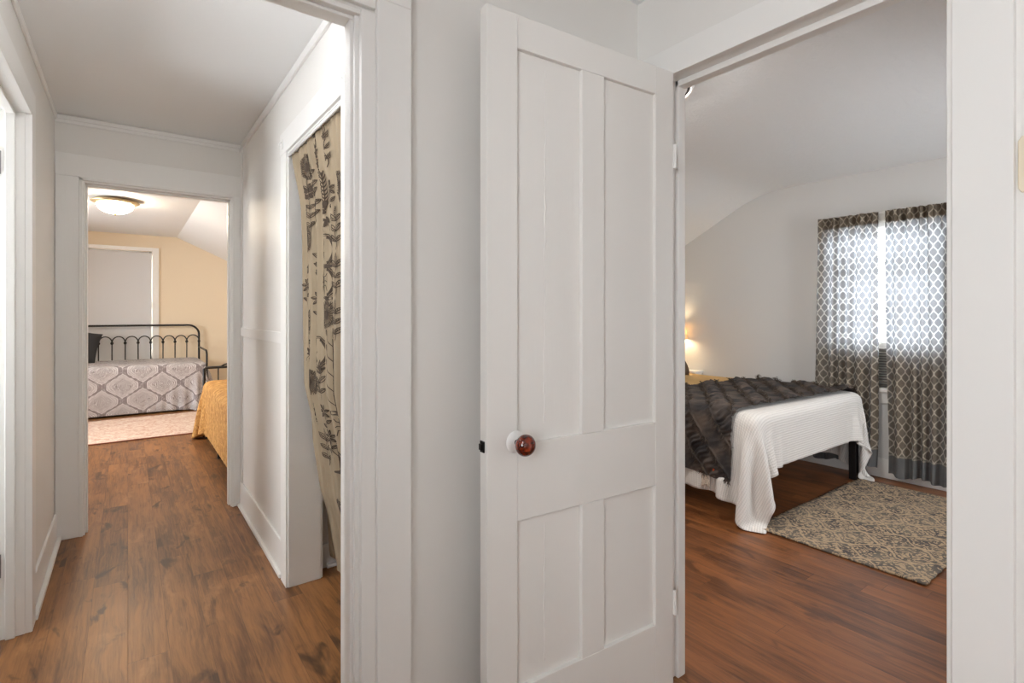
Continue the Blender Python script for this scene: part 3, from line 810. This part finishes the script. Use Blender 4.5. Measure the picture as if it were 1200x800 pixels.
w = MB().lathe([(.100, 1.012), (.062, 1.185)], (LX, LY, 0), seg=40); b = w.build('lamp_shade', M['lampshade'], smooth=True)
s_m = b.modifiers.new('s', 'SOLIDIFY'); s_m.thickness = .002
w = MB().lathe([(0, 1.135), (.02, 1.125), (.026, 1.10), (.02, 1.07), (.012, 1.045), (.012, 1.03), (0, 1.02)], (LX, LY, 0), seg=16); c = w.build('bulb', emis('warm_bulb', (255, 226, 178), 110), smooth=True)
place(lamp, a, b, c)

# cream printed cloth and orange tag peeping below the throw
w = MB(); n = 12
for j in range(n + 1):
    for i in range(n + 1):
        y = 1.90 + .13 * i / n; z = .165 + .16 * j / n
        w.v.append((BXa - .021 - .002 * math.sin(i * .9) - .004 * (1 - j / n), y, z + .018 * math.sin(i * .6) * (1 - j / n)))
for j in range(n):
    for i in range(n): a = j * (n + 1) + i; w.f.append((a, a + 1, a + n + 2, a + n + 1)); w.mi.append(0)
o = w.build('printed_cloth', M['sketch'], smooth=True); s_m = o.modifiers.new('s', 'SOLIDIFY'); s_m.thickness = .003
tag(o, 'cream printed cloth corner showing under the charcoal throw, left side of the bed', 'cloth')
w = MB().prism([(BXa - .040, 1.83, .315), (BXa - .040, 1.870, .315), (BXa - .044, 1.868, .284), (BXa - .044, 1.834, .278)], (.002, 0, 0))
o = w.build('orange_tag', M['orange']); tag(o, 'small orange cloth tag under the hem of the charcoal throw', 'tag')

# rug on the bedroom floor
def rug(name, x0, x1, y0, y1, z, m, wav=.004, step=.02):
    nx = int((x1 - x0) / step); ny = int((y1 - y0) / step)
    U, V = np.meshgrid(np.linspace(x0, x1, nx), np.linspace(y0, y1, ny))
    P = np.stack([U, V, np.full_like(U, z) + wav * .5 * (1 + np.sin(U * 9 + V * 3) * np.sin(V * 7))], -1)
    P[0, :, 1] += wav * np.sin(U[0] * 70); P[-1, :, 1] += wav * np.sin(U[0] * 80); P[:, 0, 0] += wav * np.sin(V[:, 0] * 90); P[:, -1, 0] += wav * np.sin(V[:, 0] * 60)
    o = gridmesh(name, P, np.stack([U - x0, V - y0], -1), m, .008); return o
o = rug('area_rug', 2.992, 4.515, .800, 1.628, .007, M['rug'], .003)
tag(o, 'tan woven rug with blue-grey floral pattern beside the right bedroom bed', 'rug')
# the two leg posts stand beyond the rug edge

# ------------------------------------------------------------------ bedroom window, blind, air conditioner, curtains
win = empty('window_1', 'white sash window behind the patterned curtains', 'window', kind='structure', loc=(BX, 1.53, WZ0))
w = MB()
x0, x1 = BX - .02, BX
w.box((x0, WY0 - .07, WZ0 - .03), (x1, WY0, WZ1 + .07)); w.box((x0, WY1, WZ0 - .03), (x1, WY1 + .07, WZ1 + .07)); w.box((x0, WY0, WZ1), (x1, WY1, WZ1 + .07))
w.box((x0, WY0 - .07, WZ0 - .12), (x1, WY1 + .07, WZ0 - .03))
a = w.build('window_frame', M['trim'], bevel=.003)
b = MB().box((BX - .05, WY0 - .09, WZ0 - .03), (BX + .10, WY1 + .09, WZ0)).build('window_sill', M['trim'], bevel=.004)
w = MB(); sx0, sx1 = BX + .07, BX + .10
for z0, z1 in ((1.635, 1.68), (1.955, 2.0), (1.012, 1.045), (1.0, 1.02)): w.box((sx0, WY0, z0), (sx1, WY1, z1))
w.box((sx0, WY0, 1.28), (sx1, WY1, 1.305))
for y in (WY0, WY1 - .04): w.box((sx0, y, 1.0), (sx1, y + .04, 2.0))
c = w.build('sash', M['trim'], bevel=.003)
d = MB().box((BX + .083, WY0 + .04, 1.0), (BX + .087, WY1 - .04, 1.98)).build('pane', M['glass'])
place(win, a, b, c, d)
bl = empty('window_blind', 'raised white venetian blind slats behind the patterned curtains', 'blind', loc=(BX + .03, 1.53, WZ1))
w = MB().box((BX + .012, WY0 + .01, 1.955), (BX + .05, WY1 - .01, 1.998)); a = w.build('headrail', M['slat'])
w = MB(); z = 1.945
while z > 1.03:
    w.prism([(BX + .02, WY0 + .012, z - .004), (BX + .044, WY0 + .012, z + .006), (BX + .044, WY0 + .012, z + .0072), (BX + .02, WY0 + .012, z - .0028)], (0, WY1 - WY0 - .024, 0)); z -= .030
b = w.build('slats', M['slat']); place(bl, a, b)
ac = empty('window_air_conditioner', 'grey slatted air conditioner front in the lower part of the window', 'air conditioner', loc=(BX + .06, 1.53, WZ0))
a = MB().box((BX + .02, WY0 + .005, WZ0 + .001), (BX + .12, WY1 - .005, .998)).build('housing', mat('grey_plastic', (110, 108, 106), .6), bevel=.006)
w = MB()
for k in range(13): w.prism([(BX + .020, WY0 + .03, .725 + k * .02), (BX + .008, WY0 + .03, .732 + k * .02), (BX + .020, WY0 + .03, .735 + k * .02)], (0, WY1 - WY0 - .06, 0))
b = w.build('louvre', mat('pale_grey_plastic', (176, 174, 170), .5)); place(ac, a, b)

def sheer(name, y0, y1, ytilt, label, ph, z1=2.06, zb=.06):
    """pleated window panel: y0..y1 at the top, leaning by ytilt (dy0, dy1) at the hem"""
    w = MB(); nx, nz = 260, 110; full = 1.35; P = np.zeros((nz + 1, nx + 1, 3)); UVm = np.zeros((nz + 1, nx + 1, 2))
    for j in range(nz + 1):
        v = j / nz; z = zb + (z1 - zb) * v
        lo = y0 + ytilt[0] * (1 - v) ** 1.5; hi = y1 + ytilt[1] * (1 - v) ** 1.5
        for i in range(nx + 1):
            u = i / nx
            y = lo + (hi - lo) * u
            wv = math.sin(2 * PI * (u * 6.2 + ph) + 1.1 * math.sin(u * 11 + ph) + .5 * (1 - v) * math.sin(u * 7 + 3))
            amp = .012 + .010 * (1 - v)
            x = 4.652 + amp * wv + .006 * math.sin(u * 47 + 4 * v) + (.010 * math.sin(u * 70) if v > .9 else 0) - .030 * max(0, .12 - v) / .12 * (1 + .4 * math.sin(u * 9 + ph))
            x = min(x, 4.685)
            zz = z if v > .03 else z + .012 * math.sin(u * 13 + ph) - (.03 if u < .15 else 0) * 0
            P[j, i] = (x, y, max(zz, .012)); UVm[j, i] = (u * (y1 - y0) * full, (z - zb))
    o = gridmesh(name, P, UVm, M['sheer'])
    # doubled fabric at the heading
    k = int(nz * .955)
    Q = P[k:, :, :].copy(); Q[..., 0] += .004
    hd = gridmesh('heading', Q, UVm[k:], M['head']); hd.parent = o
    return tag(o, label, 'curtain', 'patterned curtains at the bedroom window')
M['head'] = mat('doubled_heading', (104, 92, 76), .9)
sheer('window_curtain', 1.545, 1.985, (.0, .03), 'sheer grey ogee patterned curtain panel nearest the bed, brown side edge', .1, zb=.085)
sheer('window_curtain', 1.03, 1.500, (.0, -.035), 'sheer grey ogee patterned curtain panel nearest the door frame, trailing grey hem', .55)
rd = MB().tube([(4.697, 1.0, 2.045), (4.697, 2.0, 2.045)], .006)
o = rd.build('window_curtain_rod', M['trim'], smooth=True); tag(o, 'thin white rod carrying the patterned curtains', 'curtain rod')
for y in (1.02, 1.52, 1.99): MB().box((4.690, y - .006, 2.04), (4.712, y + .006, 2.052)).build('bracket', M['trim'], o)

# ceiling fan-light disc in bedroom
lx, ly = 2.134, 1.692
cl = empty('ceiling_light', 'round white ceiling light with dark ring, just inside the right bedroom', 'ceiling light', loc=(lx, ly, CEIL))
a = MB().lathe([(0, CEIL), (.20, CEIL), (.198, CEIL - .012), (.186, CEIL - .018), (.180, CEIL - .010)], (lx, ly, 0), seg=64).build('canopy_ring', M['trim'], smooth=True)
b = MB().lathe([(.181, CEIL - .009), (.168, CEIL - .009)], (lx, ly, 0), seg=64).build('dark_ring', M['black'], smooth=True)
c = MB().lathe([(.168, CEIL - .008), (.166, CEIL - .016), (.120, CEIL - .020)], (lx, ly, 0), seg=64).build('inner_ring', M['trim'], smooth=True)
d = MB().lathe([(.120, CEIL - .019), (.10, CEIL - .036), (.06, CEIL - .046), (0, CEIL - .05)], (lx, ly, 0), seg=48).build('diffuser', emis('ceiling_diffuser_bedroom', (255, 250, 244), 105), smooth=True)
d.parent = cl; d.matrix_parent_inverse = Matrix.Translation(-cl.location)
place(cl, a, b, c)

# ------------------------------------------------------------------ far room
CLx, CLy = -.10, 6.44
fl = empty('ceiling_light', 'lit white glass dome light with brass rim on the far room ceiling', 'ceiling light', loc=(CLx, CLy, CEIL))
a = MB().lathe([(0, CEIL), (.15, CEIL), (.165, CEIL - .012), (.190, CEIL - .020), (.198, CEIL - .030), (.182, CEIL - .040), (.150, CEIL - .052)], (CLx, CLy, 0), seg=56).build('rim', mat('brushed_brass', (196, 176, 140), .35, .85), smooth=True)
prof = [(.150 * math.cos(t), CEIL - .050 - .092 * math.sin(t)) for t in [PI / 2 * k / 14 for k in range(15)]]
b = MB().lathe(prof, (CLx, CLy, 0), seg=56).build('glass_dome', emis('lit_glass', (255, 238, 212), 72), smooth=True)
c = MB().lathe([(0, CEIL - .160), (.008, CEIL - .156), (.011, CEIL - .148), (.014, CEIL - .140)], (CLx, CLy, 0), seg=20).build('finial', mat('brass', (190, 160, 110), .3, .9), smooth=True)
place(fl, a, b, c)
# window with roller shade
win = empty('window_2', 'white framed window covered by a grey roller shade', 'window', kind='structure', loc=(-.26, 9.1, FZ0))
w = MB(); cw = .078
w.box((FX1, 9.078, FZ0 - .08), (FX1 + cw, 9.1, FZ1 + .05)); w.box((FX0 - cw, 9.078, FZ0 - .08), (FX0, 9.1, FZ1 + .05)); w.box((FX0, 9.078, FZ1), (FX1, 9.1, FZ1 + .05)); w.box((FX0, 9.078, FZ0 - .08), (FX1, 9.1, FZ0))
a = w.build('window_frame', M['trim'], bevel=.003)
w = MB()
for z0, z1 in ((FZ0, FZ0 + .05), (1.37, 1.42), (FZ1 - .05, FZ1)): w.box((FX0, 9.16, z0), (FX1, 9.19, z1))
for x in (FX0, FX1 - .05): w.box((x, 9.16, FZ0), (x + .05, 9.19, FZ1))
b = w.build('sash', M['trim']); c = MB().box((FX0, 9.172, FZ0), (FX1, 9.176, FZ1)).build('pane', M['glass']); place(win, a, b, c)
rs = empty('roller_shade', 'closed grey roller shade behind the daybed', 'roller shade', loc=(-.26, 9.11, FZ1))
a = MB().box((FX0 + .008, 9.112, FZ0 + .002), (FX1 - .008, 9.114, FZ1 - .03)).build('fabric', M['shade'])
b = MB().tube([(FX0 + .004, 9.13, FZ1 - .022), (FX1 - .004, 9.13, FZ1 - .022)], .018).build('roller', M['shade'], smooth=True)
c = MB().box((FX1 - .035, 9.095, FZ1 - .024), (FX1 - .006, 9.112, FZ1 - .004)).build('bracket', M['chrome'])
place(rs, a, b, c)

# daybed
DX0, DX1, DY0, DY1 = -1.15, .855, 8.07, 9.035
db_ = empty('daybed', 'black metal daybed with arched spindle back in the far room', 'daybed', loc=(-.15, 8.5, 0))
parts = []
def arc(c, r, a0, a1, n, f): return [f(c[0] + r * math.cos(a0 + (a1 - a0) * k / n), c[1] + r * math.sin(a0 + (a1 - a0) * k / n)) for k in range(n + 1)]
fb = lambda x, z: (x, DY1, z)
pts = [fb(DX0, .0)] + [fb(DX0, .9)] + arc((DX0 + .14, .97), .14, PI, PI / 2, 8, fb) + arc((DX1 - .14, .97), .14, PI / 2, 0, 8, fb) + [fb(DX1, .85), fb(DX1, 0)]
parts.append(MB().tube(pts, .014, 10).build('back_frame', M['black'], smooth=True))
spx = [DX1 - .155 - .146 * k for k in range(13)]
sx = [DX1] + spx + [DX0]
w = MB()
for a_, b_ in zip(sx[:-1], sx[1:]):
    r = (a_ - b_) / 2; w.tube(arc(((a_ + b_) / 2, .875), r, 0, PI, 12, lambda x, z: (x, DY1, .875 + (z - .875) * 1.15)), .0075, 8)
parts.append(w.build('arches', M['black'], smooth=True))
for x in spx: parts.append(MB().tube([(x, DY1, .30), (x, DY1, .88)], .0075, 8).build('spindle', M['black'], smooth=True))
for x in [DX1] + spx: parts.append(MB().lathe([(0, -.022), (.012, -.018), (.019, -.004), (.019, .004), (.012, .018), (0, .022)], (x, DY1, .868), seg=12).build('collar', M['black'], smooth=True))
for x in (DX0, DX1):
    fa = lambda y, z: (x, y, z)
    pts = [fa(DY1, .78)] + arc((DY0 + .08, .70), .08, PI / 2, PI, 6, fa) + [fa(DY0, 0)]
    w = MB().tube(pts, .013, 10)
    parts.append(w.build('arm', M['black'], smooth=True))
w = MB(); w.box((DX0, DY0 + .01, .28), (DX1, DY0 + .035, .33)); w.box((DX0, DY1 - .02, .28), (DX1, DY1, .33)); w.box((DX0, DY0, .30), (DX1, DY1, .32))
parts.append(w.build('rail', M['black']))
w = MB().box((DX0 + .03, DY0 + .005, .01), (DX1 - .03, DY0 + .80, .22)); parts.append(w.build('trundle', M['black'], bevel=.01))
w = MB().box((DX0 + .015, DY0 + .03, .325), (DX1 - .015, DY1 - .03, .61)); mt = w.build('mattress', M['coverlet']); bv = mt.modifiers.new('b', 'BEVEL'); bv.width = .05; bv.segments = 4; parts.append(mt)
place(db_, *parts)
x0, x1, y0, y1 = DX0 - .03, DX1 + .20, DY0 - .525, DY1 - .035
fn = lambda U, V: np.stack([x0 + (x1 - x0) * U, y0 + (y1 - y0) * V, np.full_like(U, .632)], -1)
P = drape(96, 70, fn, [((DX0 + .0, DY0 - .01, .02), (DX1 + .0, DY1 + .3, .618), .05)], lambda P: (P[..., 0] > DX0 + .07) & (P[..., 0] < DX1 - .07) & (P[..., 1] > DY0 + .07), steps=110)
U, V = np.meshgrid(np.linspace(0, x1 - x0, 96), np.linspace(0, y1 - y0, 70))
o = gridmesh('bedspread', P, np.stack([U, V], -1), M['spread'], .004, 1)
tag(o, 'grey and white medallion bedspread covering the black daybed', 'bedspread')
p = pillow('throw_pillow', M['charpil'], .44, .44, .15); p.location = (-.52, 8.755, .86); p.rotation_euler = (math.radians(66), math.radians(14), .10)
tag(p, 'charcoal square pillow leaning against the daybed back', 'pillow')
# faded rug
o = rug('faded_rug', -1.05, .97, 6.46, 7.86, .006, M['pinkrug'], .002, .05)
tag(o, 'faded pink and cream rug in front of the daybed', 'rug')

# bed with ochre quilt
QX0, QX1, QY0, QY1 = .635, 1.60, 4.12, 6.22
qb = empty('bed', 'low black metal bed under an ochre quilt in the far room', 'bed', loc=(1.1, 5.2, 0))
parts = []
w = MB()
for a, b in (((QX0, QY0, .10), (QX0 + .03, QY1, .15)), ((QX1 - .03, QY0, .10), (QX1, QY1, .15)), ((QX0, QY0, .10), (QX1, QY0 + .03, .15)), ((QX0, QY1 - .03, .10), (QX1, QY1, .15))): w.box(a, b)
parts.append(w.build('frame', M['black']))
for y in (QY1 - .10, 5.22, QY0 + .08):
    for x in (QX0 + .015, QX1 - .04): parts.append(MB().tube([(x, y, 0), (x, y, .03), (x, y, .12)], [.018, .018, .012], 10).build('leg', M['black']))
pts = [(QX0 + .002, QY1 + .02, 0), (QX0 + .002, QY1 + .02, .70), (QX0 + .02, QY1 + .02, .712), (QX1 - .02, QY1 + .02, .712), (QX1, QY1 + .02, .70), (QX1, QY1 + .02, 0)]
w = MB().tube(pts, .014, 10); w.tube([(QX0, QY1 + .02, .50), (QX1, QY1 + .02, .50)], .008)
w.tube([(QX0 + .15 + .02 * k, QY1 + .02, .712 + .03 * math.sin(PI * k / 6)) for k in range(7)], .008, 8)
for k in range(6): w.tube([(QX0 + .13 + .14 * k, QY1 + .02, .15), (QX0 + .13 + .14 * k, QY1 + .02, .71)], .006, 6)
parts.append(w.build('footboard', M['black'], smooth=True))
w = MB().box((QX0 + .015, QY0 + .02, .15), (QX1 - .01, QY1 - .03, .565)); mt = w.build('mattress', M['coverlet']); bv = mt.modifiers.new('b', 'BEVEL'); bv.width = .06; bv.segments = 4; parts.append(mt)
place(qb, *parts)
x0, x1, y0, y1 = QX0 - .44, QX1 + .05, QY0 - .05, QY1 + .20
fn = lambda U, V: np.stack([x0 + (x1 - x0) * U, y0 + (y1 - y0) * V, np.full_like(U, .588)], -1)
P = drape(60, 90, fn, [((QX0 - .008, QY0 - .3, .06), (QX1 + .2, QY1 - .02, .575), .06)], lambda P: (P[..., 0] > QX0 + .08) & (P[..., 1] < QY1 - .12), steps=120, thick=.01)
P[..., 1] = np.where(P[..., 2] < .72, np.minimum(P[..., 1], 9.0), P[..., 1])
U, V = np.meshgrid(np.linspace(0, x1 - x0, 60), np.linspace(0, y1 - y0, 90))
o = gridmesh('quilt', P, np.stack([U, V], -1), M['yellow'], .008, 1)
tag(o, 'ochre yellow quilt hanging over the side of the low far room bed', 'quilt')

# ------------------------------------------------------------------ fill light added out of frame: globes in landing and hall, extra windows; sky
def globe(label, x, y, strength, rgb=(255, 249, 240), r=.10, drop=.30):  # hanging lamp out of view, added to brighten its room
    t = empty('ceiling_light', label, 'ceiling light', loc=(x, y, CEIL))
    a = MB().lathe([(0, CEIL), (.06, CEIL), (.055, CEIL - .02), (.012, CEIL - .03), (.012, CEIL - drop + r - .005), (0, CEIL - drop + r - .005)], (x, y, 0), seg=32).build('canopy', M['trim'], smooth=True)
    prof = [(r * math.sin(q), CEIL - drop + r * math.cos(q)) for q in [PI * k / 20 for k in range(21)]]
    b = MB().lathe(prof, (x, y, 0), seg=32).build('fill_globe', emis('fill_globe_glass', rgb, strength), smooth=True)
    place(t, a, b)
globe('white glass globe added unseen on the landing ceiling as fill light', -.55, -.15, 18, rgb=(248, 249, 255))
globe('white glass globe added unseen on the hall ceiling as fill light', -.05, 1.50, 25, rgb=(246, 249, 255), drop=.21, r=.085)

wd = bpy.data.worlds.new('sky'); sc.world = wd; wd.use_nodes = True
bg = wd.node_tree.nodes['Background']; bg.inputs[0].default_value = (.93, .965, 1.0, 1); bg.inputs[1].default_value = 13.0
def fill_window(i, axis, c, u0, u1, z0, z1, inner):
    """unseen framed window added in a wall as a daylight source; axis: which coordinate is constant (c), inner: side of the casing"""
    def B(mb, t0, t1, a0, a1, b0, b1):
        if axis == 'y': mb.box((a0, t0, b0), (a1, t1, b1))
        else: mb.box((t0, a0, b0), (t1, a1, b1))
        return mb
    r = empty('window_%d' % i, kind='structure', loc=((u0 + u1) / 2, c, z0) if axis == 'y' else (c, (u0 + u1) / 2, z0))
    w = MB(); t0, t1 = sorted((c, c + inner * .02))
    B(w, t0, t1, u0 - .08, u1 + .08, z1, z1 + .09); B(w, t0, t1, u0 - .08, u1 + .08, z0 - .08, z0); B(w, t0, t1, u0 - .08, u0, z0, z1); B(w, t0, t1, u1, u1 + .08, z0, z1)
    a = w.build('window_frame', M['trim'], bevel=.003)
    w = MB(); t0, t1 = sorted((c - inner * .04, c - inner * .07)); zm = (z0 + z1) / 2
    for q in (z0, zm - .02, z1 - .04): B(w, t0, t1, u0, u1, q, q + .04)
    for q in (u0, u1 - .04): B(w, t0, t1, q, q + .04, z0, z1)
    b = w.build('sash', M['trim'], bevel=.002)
    t0, t1 = sorted((c - inner * .053, c - inner * .057)); p = B(MB(), t0, t1, u0 + .03, u1 - .03, z0 + .03, z1 - .03).build('pane', M['glass'])
    place(r, a, b, p)
fill_window(3, 'x', -1.5, -1.2, -.2, 1.0, 2.1, 1)  # added out of view, daylight for the landing from the left
fill_window(4, 'y', BY0, 3.3, 4.2, .8, 2.05, 1)  # added out of view as daylight fill for the bedroom
fill_window(5, 'x', -2.5, 5.4, 7.4, .7, 2.1, 1)  # added out of view to brighten the far room
fill_window(6, 'x', -1.5, 2.3, 3.0, .8, 2.2, 1)  # added in the unseen side room to light the hall
def portal(loc, rot, sx, sy):
    l = bpy.data.lights.new('daylight', 'AREA'); l.shape = 'RECTANGLE'; l.size = sx; l.size_y = sy; l.cycles.is_portal = True
    o = bpy.data.objects.new('daylight', l); COL.objects.link(o); o.location = loc; o.rotation_euler = rot
portal((-1.63, -.70, 1.55), (PI / 2, 0, -PI / 2), 1.0, 1.1)
portal((3.75, -1.12, 1.425), (PI / 2, 0, 0), .9, 1.25)
portal((-1.62, 2.65, 1.5), (PI / 2, 0, -PI / 2), .7, 1.4)
portal((4.87, 1.53, 1.35), (PI / 2, 0, -PI / 2 + PI), .8, 1.3)
portal((-2.62, 6.4, 1.4), (PI / 2, 0, -PI / 2), 2.0, 1.4)

# ------------------------------------------------------------------ camera
cam = bpy.data.cameras.new('camera'); co = bpy.data.objects.new('camera', cam); COL.objects.link(co)
co.location = (0, 0, 1.27); co.rotation_euler = (PI / 2, 0, -math.radians(36.47))
cam.sensor_width = 36; cam.lens = 36 * 609 / 1200; cam.shift_y = -32 / 1200; cam.clip_start = .02
sc.camera = co
sc.view_settings.view_transform = 'Standard'; sc.view_settings.look = 'None'; sc.view_settings.exposure = 0.45; sc.view_settings.gamma = 1
sc.view_settings.use_curve_mapping = False
sc.cycles.use_denoising = True; sc.cycles.max_bounces = 12; sc.cycles.diffuse_bounces = 8; sc.cycles.transmission_bounces = 8; sc.cycles.transparent_max_bounces = 16; sc.cycles.sample_clamp_indirect = 8
